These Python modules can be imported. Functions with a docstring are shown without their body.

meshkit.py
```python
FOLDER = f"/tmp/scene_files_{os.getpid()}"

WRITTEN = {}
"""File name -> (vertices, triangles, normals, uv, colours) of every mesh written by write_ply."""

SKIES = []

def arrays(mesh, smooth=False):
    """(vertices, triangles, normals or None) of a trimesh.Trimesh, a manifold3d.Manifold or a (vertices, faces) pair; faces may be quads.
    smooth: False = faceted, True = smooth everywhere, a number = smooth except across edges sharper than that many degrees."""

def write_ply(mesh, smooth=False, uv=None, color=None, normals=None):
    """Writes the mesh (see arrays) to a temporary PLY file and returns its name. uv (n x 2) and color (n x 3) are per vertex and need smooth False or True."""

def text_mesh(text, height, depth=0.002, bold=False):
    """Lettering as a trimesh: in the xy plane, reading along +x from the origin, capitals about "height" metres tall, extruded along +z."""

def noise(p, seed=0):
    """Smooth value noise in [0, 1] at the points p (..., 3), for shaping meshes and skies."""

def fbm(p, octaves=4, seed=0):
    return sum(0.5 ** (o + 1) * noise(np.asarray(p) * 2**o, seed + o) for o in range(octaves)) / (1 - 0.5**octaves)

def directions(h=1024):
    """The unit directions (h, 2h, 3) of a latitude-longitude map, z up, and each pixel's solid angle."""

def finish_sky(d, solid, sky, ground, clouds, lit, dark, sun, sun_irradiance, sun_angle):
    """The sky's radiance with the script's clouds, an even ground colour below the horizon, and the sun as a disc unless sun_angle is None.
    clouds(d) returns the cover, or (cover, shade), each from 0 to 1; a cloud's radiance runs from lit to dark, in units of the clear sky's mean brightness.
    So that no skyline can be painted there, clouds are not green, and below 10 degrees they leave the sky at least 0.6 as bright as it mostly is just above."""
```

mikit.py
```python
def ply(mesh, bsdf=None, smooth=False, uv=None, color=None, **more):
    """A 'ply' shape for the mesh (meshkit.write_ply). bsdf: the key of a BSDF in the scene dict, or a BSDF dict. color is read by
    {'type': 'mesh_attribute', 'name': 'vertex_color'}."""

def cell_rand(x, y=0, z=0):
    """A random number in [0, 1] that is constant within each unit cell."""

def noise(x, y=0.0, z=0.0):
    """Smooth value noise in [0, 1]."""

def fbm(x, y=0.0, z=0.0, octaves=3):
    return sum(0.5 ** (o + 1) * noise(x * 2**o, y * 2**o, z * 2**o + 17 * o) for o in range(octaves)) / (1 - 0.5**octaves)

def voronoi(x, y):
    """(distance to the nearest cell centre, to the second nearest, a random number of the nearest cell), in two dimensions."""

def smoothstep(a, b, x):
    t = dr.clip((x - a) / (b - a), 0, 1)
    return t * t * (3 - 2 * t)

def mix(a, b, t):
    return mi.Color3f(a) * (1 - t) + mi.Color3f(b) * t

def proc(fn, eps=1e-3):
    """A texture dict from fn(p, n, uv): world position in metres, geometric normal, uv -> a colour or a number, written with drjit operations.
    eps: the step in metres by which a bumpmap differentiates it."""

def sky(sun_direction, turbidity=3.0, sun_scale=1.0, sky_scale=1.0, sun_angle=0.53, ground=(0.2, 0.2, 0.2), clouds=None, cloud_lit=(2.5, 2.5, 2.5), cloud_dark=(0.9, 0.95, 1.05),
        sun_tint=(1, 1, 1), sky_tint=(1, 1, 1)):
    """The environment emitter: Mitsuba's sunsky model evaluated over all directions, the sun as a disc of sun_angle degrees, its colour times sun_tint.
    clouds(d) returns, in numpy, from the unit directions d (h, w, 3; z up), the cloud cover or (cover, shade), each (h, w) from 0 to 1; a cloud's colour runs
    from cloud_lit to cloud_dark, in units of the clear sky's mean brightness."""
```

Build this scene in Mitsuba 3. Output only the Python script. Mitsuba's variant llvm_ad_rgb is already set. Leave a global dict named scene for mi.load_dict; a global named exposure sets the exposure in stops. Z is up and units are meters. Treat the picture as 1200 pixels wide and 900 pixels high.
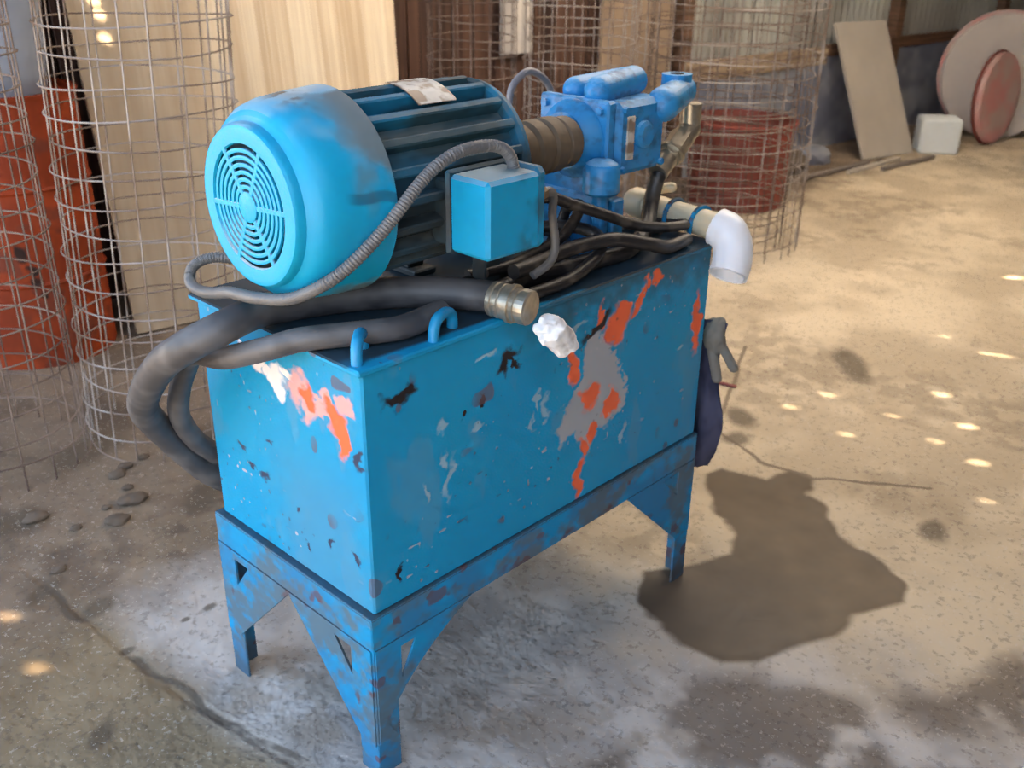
import math, random
import numpy as np, trimesh, mitsuba as mi, drjit as dr, mikit, meshkit
from mikit import proc, noise, fbm, smoothstep, mix, ply
from shapely.geometry import Polygon, Point, box as sbox
from shapely import affinity

# ------------------------------------------------------------------ camera, sky, light
T = mi.ScalarTransform4f
scene, labels = {}, {}
rng = random.Random(11)
nrg = np.random.default_rng(11)
CAM = (-0.923, -1.2275, 1.6313)
LOOK = (0.657, 0.625, -0.422)
UP = (0.298, 0.300, 0.906)
scene['camera'] = dict(type='thinlens', fov=2 * math.degrees(math.atan(600 / 1167.0)), fov_axis='x', aperture_radius=0.0035, focus_distance=1.75,
                       near_clip=0.05, far_clip=100.0,
                       to_world=T().look_at(origin=list(CAM), target=[a + b for a, b in zip(CAM, LOOK)], up=list(UP)))
SUN = np.array([0.12, -0.75, 0.80]); SUN /= np.linalg.norm(SUN)
scene['sky'] = mikit.sky(SUN.tolist(), turbidity=4.0, sun_scale=1.0, sky_scale=1.0, sky_tint=(1.18, 1.04, 0.91), sun_tint=(1.0, 0.96, 0.88), ground=(0.35, 0.32, 0.27))
exposure = 4.65
ROOF_Z = 3.0
ROOF_X = -0.55   # the shed is open at its near end, where the roof stops

# ------------------------------------------------------------------ helpers
def new_key(key):
    if key not in scene and key not in labels:
        return key
    i = 1
    while f'{key}_{i:03d}' in scene or f'{key}_{i:03d}' in labels:
        i += 1
    return f'{key}_{i:03d}'

def thing(name, label, cat, group=None):
    k = new_key(name)
    labels[k] = {'label': label, 'category': cat}
    if group: labels[k]['group'] = group
    return k

def add(name, mesh, bsdf, parent=None, smooth=False, label=None, cat=None, group=None, kind=None, to_world=None):
    k = new_key((parent + '__' if parent else '') + name)
    d = mesh if isinstance(mesh, dict) else ply(mesh, bsdf, smooth)
    if to_world is not None:
        d = {**d, 'to_world': to_world}
    scene[k] = d
    info = {a: b for a, b in (('label', label), ('category', cat), ('group', group), ('kind', kind)) if b}
    if info: labels[k] = info
    return k

def cat(*ms): return trimesh.util.concatenate(list(ms))

def rbox(x0, x1, y0, y1, z0, z1, b=0.003):
    b = min(b, (x1 - x0) / 2.01, (y1 - y0) / 2.01, (z1 - z0) / 2.01)
    P = []
    for sx in (0, 1):
        for sy in (0, 1):
            for sz in (0, 1):
                c = [(x0, x1)[sx], (y0, y1)[sy], (z0, z1)[sz]]
                s = [1 - 2 * sx, 1 - 2 * sy, 1 - 2 * sz]
                for k in range(3):
                    q = [c[i] + s[i] * b * (i != k) for i in range(3)]
                    P.append(q)
    return trimesh.convex.convex_hull(np.array(P))

def xf(m, origin, ex, ey, ez=(0, 0, 1)):
    M = np.eye(4); M[:3, 0], M[:3, 1], M[:3, 2], M[:3, 3] = ex, ey, ez, origin
    m = m.copy(); m.apply_transform(M); return m

def spline(pts, n=10):
    p = np.array(pts, float)
    p = np.vstack([2 * p[0] - p[1], p, 2 * p[-1] - p[-2]])
    out = []
    for i in range(1, len(p) - 2):
        t = np.linspace(0, 1, n, endpoint=False)[:, None]
        a, b, c, d = p[i - 1], p[i], p[i + 1], p[i + 2]
        out.append(0.5 * (2 * b + (c - a) * t + (2 * a - 5 * b + 4 * c - d) * t**2 + (3 * b - a - 3 * c + d) * t**3))
    return np.vstack(out + [p[-2][None]])

def sweep(path, radius, sides=12, caps=True):
    p = np.asarray(path, float); n = len(p)
    r = np.broadcast_to(np.asarray(radius, float), (n,))
    t = np.gradient(p, axis=0); t /= np.linalg.norm(t, axis=1, keepdims=True) + 1e-12
    a = np.cross(t[0], [0, 0, 1.0] if abs(t[0][2]) < .9 else [1.0, 0, 0]); a /= np.linalg.norm(a)
    V = []
    ang = np.arange(sides) * 2 * math.pi / sides
    for i in range(n):
        a = a - t[i] * (a @ t[i]); a /= np.linalg.norm(a)
        b = np.cross(t[i], a)
        V.append(p[i] + r[i] * (np.cos(ang)[:, None] * a + np.sin(ang)[:, None] * b))
    V = np.vstack(V)
    F = []
    for i in range(n - 1):
        for j in range(sides):
            k = (j + 1) % sides
            F += [[i * sides + j, i * sides + k, (i + 1) * sides + k], [i * sides + j, (i + 1) * sides + k, (i + 1) * sides + j]]
    if caps:
        V = np.vstack([V, p[:1], p[-1:]])
        for j in range(sides):
            k = (j + 1) % sides
            F += [[n * sides, k, j], [n * sides + 1, (n - 1) * sides + j, (n - 1) * sides + k]]
    return trimesh.Trimesh(V, F, process=False)

def lathe(profile, origin, axis='x', sides=48):
    """profile: (along, radius) points; a surface of revolution about the axis."""
    pr = np.array(profile, float); n = len(pr)
    ang = np.arange(sides) * 2 * math.pi / sides
    V = []
    for h, r in pr:
        c, s = r * np.cos(ang), r * np.sin(ang); z = 0 * ang + h
        V.append(np.stack({'x': [z, c, s], 'y': [s, z, c], 'z': [c, s, z]}[axis], -1))
    V = np.vstack(V) + np.array(origin)
    F = []
    for i in range(n - 1):
        for j in range(sides):
            k = (j + 1) % sides
            F += [[i * sides + j, (i + 1) * sides + k, i * sides + k], [i * sides + j, (i + 1) * sides + j, (i + 1) * sides + k]]
    m = trimesh.Trimesh(V, F, process=False)
    m.merge_vertices(); m.update_faces(m.nondegenerate_faces()); m.fix_normals()
    return m

def cyl(p0, p1, r, sides=20):
    return trimesh.creation.cylinder(radius=r, segment=[p0, p1], sections=sides)

def capsule(p0, p1, r0, r1=None, sub=2):
    r1 = r0 if r1 is None else r1
    s = trimesh.creation.icosphere(subdivisions=sub)
    v = np.vstack([s.vertices * r0 + p0, s.vertices * r1 + p1])
    return trimesh.convex.convex_hull(v)

def prism(poly, depth, origin, ex, ey, ez):
    m = trimesh.creation.extrude_polygon(poly, depth, engine='earcut')
    m = xf(m, origin, ex, ey, ez); m.fix_normals(); return m

def lump(c, r, seed, squash=(1, 1, 1), amp=0.35, sub=2, freq=1.6):
    s = trimesh.creation.icosphere(subdivisions=sub)
    v = s.vertices
    n = meshkit.fbm(v * freq + seed * 7.31, 3, seed)
    s.vertices = np.array(c) + v * (1 + amp * (n[:, None] - .5) * 2) * r * np.array(squash)
    return s

# ------------------------------------------------------------------ materials
def C(*c): return mi.Color3f(*c)
def sd_poly(x, y, pts):
    d, inside = mi.Float(1e9), mi.Bool(False)
    n = len(pts)
    for i in range(n):
        (ax, ay), (bx, by) = pts[i], pts[i - 1]
        ex, ey = bx - ax, by - ay
        wx, wy = x - ax, y - ay
        h = dr.clip((wx * ex + wy * ey) / (ex * ex + ey * ey + 1e-12), 0, 1)
        d = dr.minimum(d, dr.square(wx - ex * h) + dr.square(wy - ey * h))
        if abs(ey) > 1e-9:
            c = ((ay > y) != (by > y)) & (x < ex * (y - ay) / ey + ax)
            inside = inside ^ c
    d = dr.sqrt(d)
    return dr.select(inside, -d, d)
def blobs(x, y, items, soft=0.25):
    """1 inside any of the ellipses (cx, cy, rx, ry, turn)."""
    m = mi.Float(0)
    for cx, cy, rx, ry, a in items:
        ca, sa = math.cos(a), math.sin(a)
        u, v = ((x - cx) * ca + (y - cy) * sa) / rx, (-(x - cx) * sa + (y - cy) * ca) / ry
        m = dr.maximum(m, 1 - smoothstep(1 - soft, 1 + soft, dr.sqrt(u * u + v * v)))
    return m
def polyline(x, y, pts):
    d = mi.Float(1e9)
    for (ax, ay), (bx, by) in zip(pts, pts[1:]):
        ex, ey = bx - ax, by - ay
        h = dr.clip(((x - ax) * ex + (y - ay) * ey) / (ex * ex + ey * ey + 1e-12), 0, 1)
        d = dr.minimum(d, dr.square(x - ax - ex * h) + dr.square(y - ay - ey * h))
    return dr.sqrt(d)

def mat(name, color, rough=0.5, metallic=0.0, spec=0.5, bump=None, bscale=1.0, **k):
    base = {'type': 'rgb', 'value': list(color)} if not callable(color) else proc(color)
    b = {'type': 'principled', 'base_color': base, 'roughness': rough if not callable(rough) else proc(rough), 'metallic': metallic, 'specular': spec, **k}
    if bump is not None:
        b = {'type': 'bumpmap', 'arbitrary': proc(bump), 'scale': bscale, 'bsdf': b}
    scene[name] = {'type': 'twosided', 'bsdf': b}
    return name

BLUE = (0.003, 0.225, 0.44)
GREY = [(0.516, 0.6), (0.525, 0.689), (0.578, 0.732), (0.601, 0.824), (0.627, 0.846), (0.665, 0.805), (0.744, 0.699), (0.73, 0.617), (0.646, 0.593), (0.605, 0.533), (0.563, 0.614)]
F_OR = [(.701, .835, .05, .035, .3), (.612, .691, .03, .028, 0), (.553, .785, .017, .045, .1), (.598, .565, .016, .03, .3), (.588, .490, .017, .045, -.15), (.688, .636, .025, .022, .4), (.69, .66, .02, .03, 0),
        (.838, .912, .022, .018, 0), (.774, .872, .014, .035, -.4), (1.012, .752, .017, .075, 0), (.725, .868, .025, .012, .2), (.625, .60, .018, .03, 0), (.64, .87, .011, .03, 0), (.80, .905, .012, .012, 0)]
F_DK = [(.078, .868, .038, .016, .15), (.354, .857, .03, .012, .5), (.35, .857, .012, .028, .1), (.37, .85, .028, .007, -.6), (.286, .803, .007, .010, 0), (.243, .780, .006, .006, 0), (.067, .502, .007, .02, 0), (.63, .855, .05, .011, .5)]
F_CH = [(.198, .655, .009, .04, -.15), (.185, .705, .008, .02, 0), (.443, .738, .006, .02, 0), (.47, .709, .010, .02, .3), (.272, .741, .014, .010, 0), (.183, .774, .012, .012, 0), (.137, .646, .006, .014, 0), (.29, .88, .02, .006, .2), (.42, .70, .006, .012, 0), (.74, .55, .006, .016, 0), (.95, .70, .006, .008, 0), (.56, .86, .02, .006, .4)]
E_W = [(.326, .868, .035, .018, -.35), (.262, .846, .03, .034, 0), (.355, .88, .02, .012, 0), (.225, .872, .022, .012, 0), (.29, .862, .02, .012, -.4)]
E_P = [(.189, .862, .03, .03, 0), (.165, .822, .024, .03, 0), (.127, .832, .03, .012, 0), (.05, .867, .022, .014, .3), (.205, .84, .02, .03, 0), (.10, .85, .02, .02, 0)]
E_O = [(.080, .830, .032, .03, 0), (.062, .795, .020, .04, 0), (.165, .845, .026, .024, 0)]
E_D = [(.377, .614, .012, .010, 0), (.335, .605, .022, .011, -.5), (.411, .65, .007, .007, 0), (.022, .765, .006, .018, 0), (.121, .539, .005, .012, 0), (.228, .568, .008, .008, 0), (.054, .552, .010, .006, 0), (.30, .70, .006, .006, 0), (.20, .50, .008, .006, 0)]
def tank_paint(p, n, uv):
    w1, w2 = fbm(p.x * 28, p.y * 28, p.z * 28 + 3) - .5, fbm(p.x * 28 + 40, p.y * 28, p.z * 28) - .5
    f1 = fbm(p.x * 110, p.y * 110, p.z * 110) - .5
    g = fbm(p.x * 5, p.y * 5, p.z * 4 + 9)
    base = mix(BLUE, (0.010, 0.26, 0.44), g)
    scuff = smoothstep(.60, .72, fbm(p.x * 14 + 9, p.y * 14, p.z * 6, 4))
    base = mix(base, (0.10, 0.25, 0.36), scuff * .35)
    front, end, top = n.y < -.6, n.x < -.6, n.z > .6
    u, v = dr.select(end, p.y, p.x) + w1 * .045 + f1 * .012, p.z + w2 * .05 + f1 * .012
    # oily dust along the upper edge of the long side
    dust = smoothstep(.83, .955, p.z + w1 * .12) * smoothstep(.30, .55, p.x) * dr.select(front, 1.0, 0.0)
    base = mix(base, (0.030, 0.085, 0.115), dust * .85)
    lowdust = dr.select(end, smoothstep(.20, .05, dr.abs(p.y - .16) + w1 * .1) * smoothstep(.78, .60, p.z), 0.0)
    base = mix(base, (0.07, 0.21, 0.33), lowdust * .55)
    fr = dr.select(front, 1.0, 0.0); en = dr.select(end, 1.0, 0.0)
    pink = (0.62, 0.30, 0.28); orange = (0.78, 0.13, 0.05); grey = (0.33, 0.34, 0.36)
    base = mix(base, grey, fr * smoothstep(.006, -.006, sd_poly(u, v, GREY) + f1 * .02))
    base = mix(base, orange, fr * blobs(u, v, F_OR))
    base = mix(base, (0.016, 0.012, 0.014), fr * blobs(u, v, F_DK, .35))
    base = mix(base, (0.30, 0.42, 0.48), fr * blobs(u, v, F_CH, .5) * .8)
    base = mix(base, (0.72, 0.66, 0.62), en * blobs(u, v, E_W, .35))
    base = mix(base, pink, en * blobs(u, v, E_P, .35))
    base = mix(base, orange, en * blobs(u, v, E_O))
    base = mix(base, (0.03, 0.025, 0.05), en * blobs(u, v, E_D, .4) * .9)
    chips = smoothstep(.80, .84, noise(p.x * 26, p.y * 26, p.z * 20)) * smoothstep(.55, .7, fbm(p.x * 6, p.y * 6, p.z * 6 + 5))
    base = mix(base, (0.10, 0.06, 0.07), chips * .7)
    speck = smoothstep(.86, .92, noise(p.x * 95, p.y * 95, p.z * 80)) * smoothstep(.52, .66, fbm(p.x * 7 + 2, p.y * 7, p.z * 7 + 8))
    base = mix(base, mix((0.45, 0.40, 0.42), (0.05, 0.04, 0.06), smoothstep(.4, .6, noise(p.x * 30, p.y * 30, p.z * 30))), speck * .6)
    grease = dr.select(top, smoothstep(.25, .50, fbm(p.x * 4, p.y * 6, 2) + smoothstep(.05, .3, p.x) * .35 - smoothstep(.03, -.01, p.y) * .5), 0.0)
    return mix(base, (0.022, 0.024, 0.026), grease * .92)
def stand_paint(p, n, uv):
    g = fbm(p.x * 12, p.y * 12, p.z * 12)
    base = mix(BLUE, (0.02, 0.17, 0.34), smoothstep(.35, .65, g))
    grime = smoothstep(.44, .64, .6 * fbm(p.x * 9 + 4, p.y * 9, p.z * 9 + 11, 4) + .4 * fbm(p.x * 40, p.y * 40, p.z * 40))
    base = mix(base, (0.10, 0.105, 0.095), grime * .75)
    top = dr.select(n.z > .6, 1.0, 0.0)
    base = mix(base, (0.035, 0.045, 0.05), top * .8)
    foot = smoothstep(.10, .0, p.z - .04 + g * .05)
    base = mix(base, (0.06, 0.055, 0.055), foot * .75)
    rust = smoothstep(.66, .74, fbm(p.x * 22, p.y * 22, p.z * 22 + 31))
    return mix(base, (0.10, 0.035, 0.03), rust * .7)
def cover_paint(p, n, uv):
    g = fbm(p.x * 9, p.y * 9, p.z * 9)
    base = mix((0.003, 0.31, 0.52), (0.008, 0.26, 0.46), g)
    up = smoothstep(.25, .9, n.z) * smoothstep(.30, .62, fbm(p.x * 7 + 3, p.y * 7, p.z * 7, 4))
    base = mix(base, (0.46, 0.49, 0.47), up * .85)     # settled dust
    st = smoothstep(.46, .62, fbm(p.x * 10 + 30, p.y * 14, p.z * 6, 4)) * smoothstep(.0, .10, p.x)
    base = mix(base, (0.13, 0.135, 0.125), st * .85)
    scr = smoothstep(.012, .006, dr.abs(p.z - 1.235 + (p.x - .05) * .15 + .02 * noise(p.x * 20))) * smoothstep(.02, .05, p.x) * dr.select(p.y < .15, 1.0, 0.0)
    base = mix(base, (0.02, 0.05, 0.08), scr * .6)
    tb = blobs(p.x, p.y, [(.055, .20, .045, .05, .3)], .5) * smoothstep(1.3, 1.33, p.z) * smoothstep(.35, .55, fbm(p.x * 30, p.y * 30))
    return mix(base, (0.12, 0.085, 0.055), tb * .9)
def motor_paint(p, n, uv):
    g = fbm(p.x * 6, p.y * 14, p.z * 14, 4)
    base = mix((0.010, 0.145, 0.25), (0.020, 0.055, 0.070), smoothstep(.35, .62, g))
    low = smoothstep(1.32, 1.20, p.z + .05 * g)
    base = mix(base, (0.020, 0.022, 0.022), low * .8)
    d = smoothstep(.3, .8, n.z) * smoothstep(.45, .65, fbm(p.x * 12, p.y * 20, 4))
    return mix(base, (0.16, 0.17, 0.15), d * .35)
def box_paint(p, n, uv):
    base = mix((0.003, 0.30, 0.52), (0.01, 0.24, 0.44), fbm(p.x * 20, p.y * 20, p.z * 20))
    up = smoothstep(.6, .9, n.z)
    base = mix(base, (0.33, 0.38, 0.37), up * .85)
    g = smoothstep(.40, .60, fbm(p.x * 16 + 5, p.y * 10, p.z * 12, 4)) * smoothstep(.29, .34, p.x)
    return mix(base, (0.03, 0.07, 0.09), g * .7)
def pump_paint(p, n, uv):
    base = mix((0.014, 0.19, 0.47), (0.03, 0.24, 0.46), fbm(p.x * 18, p.y * 18, p.z * 18))
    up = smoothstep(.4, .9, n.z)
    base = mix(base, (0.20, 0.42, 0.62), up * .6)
    g = smoothstep(.45, .75, fbm(p.x * 40, p.y * 40, p.z * 40 + 7, 4))
    return mix(base, (0.03, 0.07, 0.14), g * .55)
mat('m_tank', tank_paint, .42, spec=.25)
mat('m_stand', stand_paint, .5, spec=.3)
mat('m_cover', cover_paint, .38, spec=.3)
mat('m_motor', motor_paint, .6)
mat('m_box', box_paint, .4, spec=.3)
mat('m_pump', pump_paint, .4)
mat('m_lug', (0.01, 0.24, 0.46), .45)
mat('m_dark', (0.008, 0.009, 0.010), .8)
mat('m_rust', lambda p, n, uv: mix((0.20, 0.135, 0.072), (0.12, 0.083, 0.052), fbm(p.x * 70, p.y * 30, p.z * 30)), .65)
mat('m_steel', lambda p, n, uv: mix((0.56, 0.51, 0.42), (0.30, 0.26, 0.20), fbm(p.x * 60, p.y * 60, p.z * 60)), .35, metallic=.8)
mat('m_hose', lambda p, n, uv: mix((0.048, 0.048, 0.052), (0.10, 0.097, 0.098), smoothstep(.4, .7, fbm(p.x * 14, p.y * 14, p.z * 14)) * .8), .5)
mat('m_blackhose', lambda p, n, uv: mix((0.014, 0.013, 0.014), (0.06, 0.05, 0.04), smoothstep(.5, .7, fbm(p.x * 20, p.y * 20, p.z * 20))), .45)
mat('m_conduit', lambda p, n, uv: mix((0.085, 0.086, 0.090), (0.15, 0.145, 0.14), fbm(p.x * 20, p.y * 20, p.z * 20)), .45)
mat('m_plate', lambda p, n, uv: mix((0.50, 0.46, 0.40), (0.24, 0.17, 0.12), smoothstep(.4, .6, fbm(p.x * 40, p.y * 40, p.z * 40))), .4)
mat('m_pvc', lambda p, n, uv: mix((0.72, 0.63, 0.44), (0.62, 0.50, 0.32), fbm(p.x * 20, p.y * 12, p.z * 20)), .35)
mat('m_white', (0.82, 0.82, 0.83), .35)
mat('m_cap', lambda p, n, uv: mix((0.80, 0.80, 0.80), (0.50, 0.47, 0.45), smoothstep(.4, .75, fbm(p.x * 30, p.y * 30, p.z * 30))), .5)
mat('m_clear', (0.20, 0.19, 0.20), .35)
mat('m_wire', lambda p, n, uv: mix((0.34, 0.30, 0.27), (0.17, 0.12, 0.09), smoothstep(.35, .65, fbm(p.x * 5, p.y * 5, p.z * 7))), .55, metallic=.2)
mat('m_rustwire', lambda p, n, uv: mix((0.20, 0.15, 0.12), (0.09, 0.055, 0.04), smoothstep(.35, .65, fbm(p.x * 5, p.y * 5, p.z * 7))), .6)
def plywood(p, n, uv):
    s = p.x * .989 - p.y * .148
    gr = .55 * fbm(s * 9 + .8 * noise(s * 3, p.z * .8), p.z * .5, 1, 3) + .45 * fbm(s * 42, p.z * .9, 1, 3)
    fine = noise(s * 140, p.z * 4, 3)
    base = mix((0.82, 0.69, 0.49), (0.60, 0.45, 0.28), smoothstep(.35, .70, gr))
    base = mix(base, (0.50, 0.34, 0.19), fine * .3)
    dirt = smoothstep(1.75, .7, s + .35 * fbm(s * 2, p.z * 2, 8) + (p.z - .9) * .55)  # daylight fading to the left and downwards, painted into the sheet's colour
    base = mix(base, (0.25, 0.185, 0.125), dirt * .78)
    return base
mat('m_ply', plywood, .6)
def planks(p, n, uv):
    s = p.x * .989 - p.y * .148
    b = cell = mikit.cell_rand(dr.floor((s + 3) / .15))
    gr = fbm(s * 50, p.z * 1.5, b * 9, 4)
    base = mix((0.105, 0.052, 0.034), (0.045, 0.022, 0.016), smoothstep(.3, .7, gr))
    return base * (0.7 + .6 * b)
mat('m_plank', planks, .75)
mat('m_lumber', lambda p, n, uv: mix((0.36, 0.27, 0.18), (0.22, 0.15, 0.10), smoothstep(.35, .65, fbm(p.x * 3, p.y * 3, p.z * 60))), .7)
mat('m_darklumber', lambda p, n, uv: mix((0.16, 0.085, 0.05), (0.09, 0.05, 0.03), smoothstep(.35, .65, fbm(p.x * 3, p.y * 3, p.z * 60))), .7)
mat('m_sheet', lambda p, n, uv: mix((0.40, 0.40, 0.36), (0.24, 0.23, 0.205), smoothstep(.35, .7, fbm(p.x * 2.2, p.y * 2.2, p.z * 1.2))), .6)
mat('m_tarp', lambda p, n, uv: mix((0.145, 0.16, 0.215), (0.27, 0.285, 0.32), smoothstep(.35, .7, fbm(p.x * 3, p.y * 3, p.z * 4))), .5)
mat('m_greyboard', lambda p, n, uv: mix((0.50, 0.445, 0.375), (0.40, 0.355, 0.30), fbm(p.x * 6, p.y * 6, p.z * 2)), .7)
mat('m_brownboard', lambda p, n, uv: mix((0.34, 0.25, 0.17), (0.25, 0.175, 0.12), fbm(p.x * 14, p.y * 14, p.z * 1.5)), .7)
mat('m_paleboard', lambda p, n, uv: mix((0.62, 0.58, 0.53), (0.45, 0.42, 0.39), smoothstep(.45, .55, noise(p.x * 30, 0, p.z * .5))), .6)
mat('m_carton', (0.66, 0.70, 0.70), .6)
mat('m_spool', lambda p, n, uv: mix((0.58, 0.51, 0.46), (0.46, 0.41, 0.38), fbm(p.x * 4, p.y * 4, p.z * 4)), .6)
mat('m_pink', lambda p, n, uv: mix((0.62, 0.27, 0.25), (0.54, 0.38, 0.34), smoothstep(.3, .7, fbm(p.x * 5, p.y * 5, p.z * 5))), .6)
mat('m_red', lambda p, n, uv: mix((0.24, 0.05, 0.038), (0.13, 0.042, 0.032), fbm(p.x * 6, p.y * 6, p.z * 6)), .6)
def drum_paint(p, n, uv):
    base = mix((0.26, 0.040, 0.012), (0.18, 0.028, 0.010), smoothstep(.35, .65, fbm(p.x * 6, p.y * 6, p.z * 5, 4)))
    a = dr.atan2(p.y - 2.85, p.x - .52) * .28
    spots = blobs(a + .03 * (noise(p.x * 30, p.z * 30) - .5), p.z, [(-.555, .47, .022, .04, .5), (-.53, .40, .016, .025, .3), (-.525, .355, .02, .02, 0), (-.50, .30, .016, .014, 0)], .3)
    rust = smoothstep(.56, .68, fbm(p.x * 9 + 7, p.y * 9, p.z * 7, 4))
    base = mix(base, (0.12, 0.035, 0.022), rust * .7)
    return mix(base, (0.02, 0.014, 0.012), spots * .95)
mat('m_drum', drum_paint, .6, spec=.15)
mat('m_bucket', lambda p, n, uv: mix((0.24, 0.275, 0.34), (0.14, 0.155, 0.19), smoothstep(.35, .7, fbm(p.x * 5, p.y * 5, p.z * 5))), .45)
mat('m_rag', lambda p, n, uv: mix((0.020, 0.022, 0.050), (0.055, 0.055, 0.095), smoothstep(.35, .7, fbm(p.x * 25, p.y * 25, p.z * 12))), .85)
mat('m_greyrag', (0.16, 0.15, 0.13), .85)
mat('m_dirt', lambda p, n, uv: mix((0.07, 0.05, 0.035), (0.14, 0.105, 0.075), fbm(p.x * 20, p.y * 20, p.z * 20)), .9)
mat('m_yard', (0.42, 0.37, 0.29), .9)
mat('m_stick', (0.20, 0.17, 0.15), .8)
mat('m_outer', (0.20, 0.17, 0.14), .9)

# ---- floor
PUDDLE = [(0.907, 0.045), (0.843, -0.046), (0.808, -0.178), (0.829, -0.289), (0.887, -0.348), (0.988, -0.384), (1.101, -0.428), (1.219, -0.427), (1.358, -0.49), (1.421, -0.474), (1.485, -0.371), (1.513, -0.279), (1.604, -0.179), (1.675, -0.041), (1.781, 0.003), (1.771, 0.091), (1.653, 0.115), (1.641, 0.237), (1.564, 0.259), (1.422, 0.141), (1.327, 0.034), (1.232, -0.045), (1.12, -0.002), (1.06, 0.028), (1.0, 0.072)]
ST2 = [(1.021, -0.591), (1.079, -0.69), (1.24, -0.727), (1.332, -0.754), (1.372, -0.861), (1.079, -0.955), (1.025, -0.829), (0.933, -0.771), (0.942, -0.669)]
ST3 = [(0.746, -0.27), (0.86, -0.364), (0.921, -0.489), (0.913, -0.601), (0.856, -0.728), (0.755, -0.792), (0.543, -0.576), (0.537, -0.368), (0.582, -0.265)]
ST4 = [(0.354, -0.252), (0.448, -0.295), (0.345, -0.375), (0.246, -0.274)]
JOINT = [(-0.20, 1.3), (-0.179, 0.938), (-0.166, 0.655), (-0.141, 0.45), (-0.12, 0.293), (-0.108, 0.151), (-.09, -.4)]
CRACK = [(2.6, .75), (1.871, 0.421), (1.762, 0.181), (1.801, -0.017), (2.0, -.3)]
SPOTS = [(-0.132, 0.999, .05, .035, .3), (-0.339, 0.558, .045, .025, .8), (0.057, 0.783, .018, .014, 0), (-0.006, 0.788, .012, .01, 0), (-0.202, 1.163, .06, .03, .5), (-0.165, 0.784, .02, .012, 0), (0.208, 1.817, .16, .08, .4), (0.211, 0.801, .03, .02, 0), (.35, 1.3, .10, .05, .6), (-.12, 1.555, .10, .06, 0), (2.0, .40, .09, .05, .9), (1.85, .33, .05, .05, .3), (2.75, .35, .16, .06, .7), (1.75, -.42, .07, .04, .4)]
def puddle_sd(p):
    w = fbm(p.x * 9, p.y * 9, 5) - .5
    return sd_poly(p.x + .06 * w, p.y - .05 * w, PUDDLE)
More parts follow.
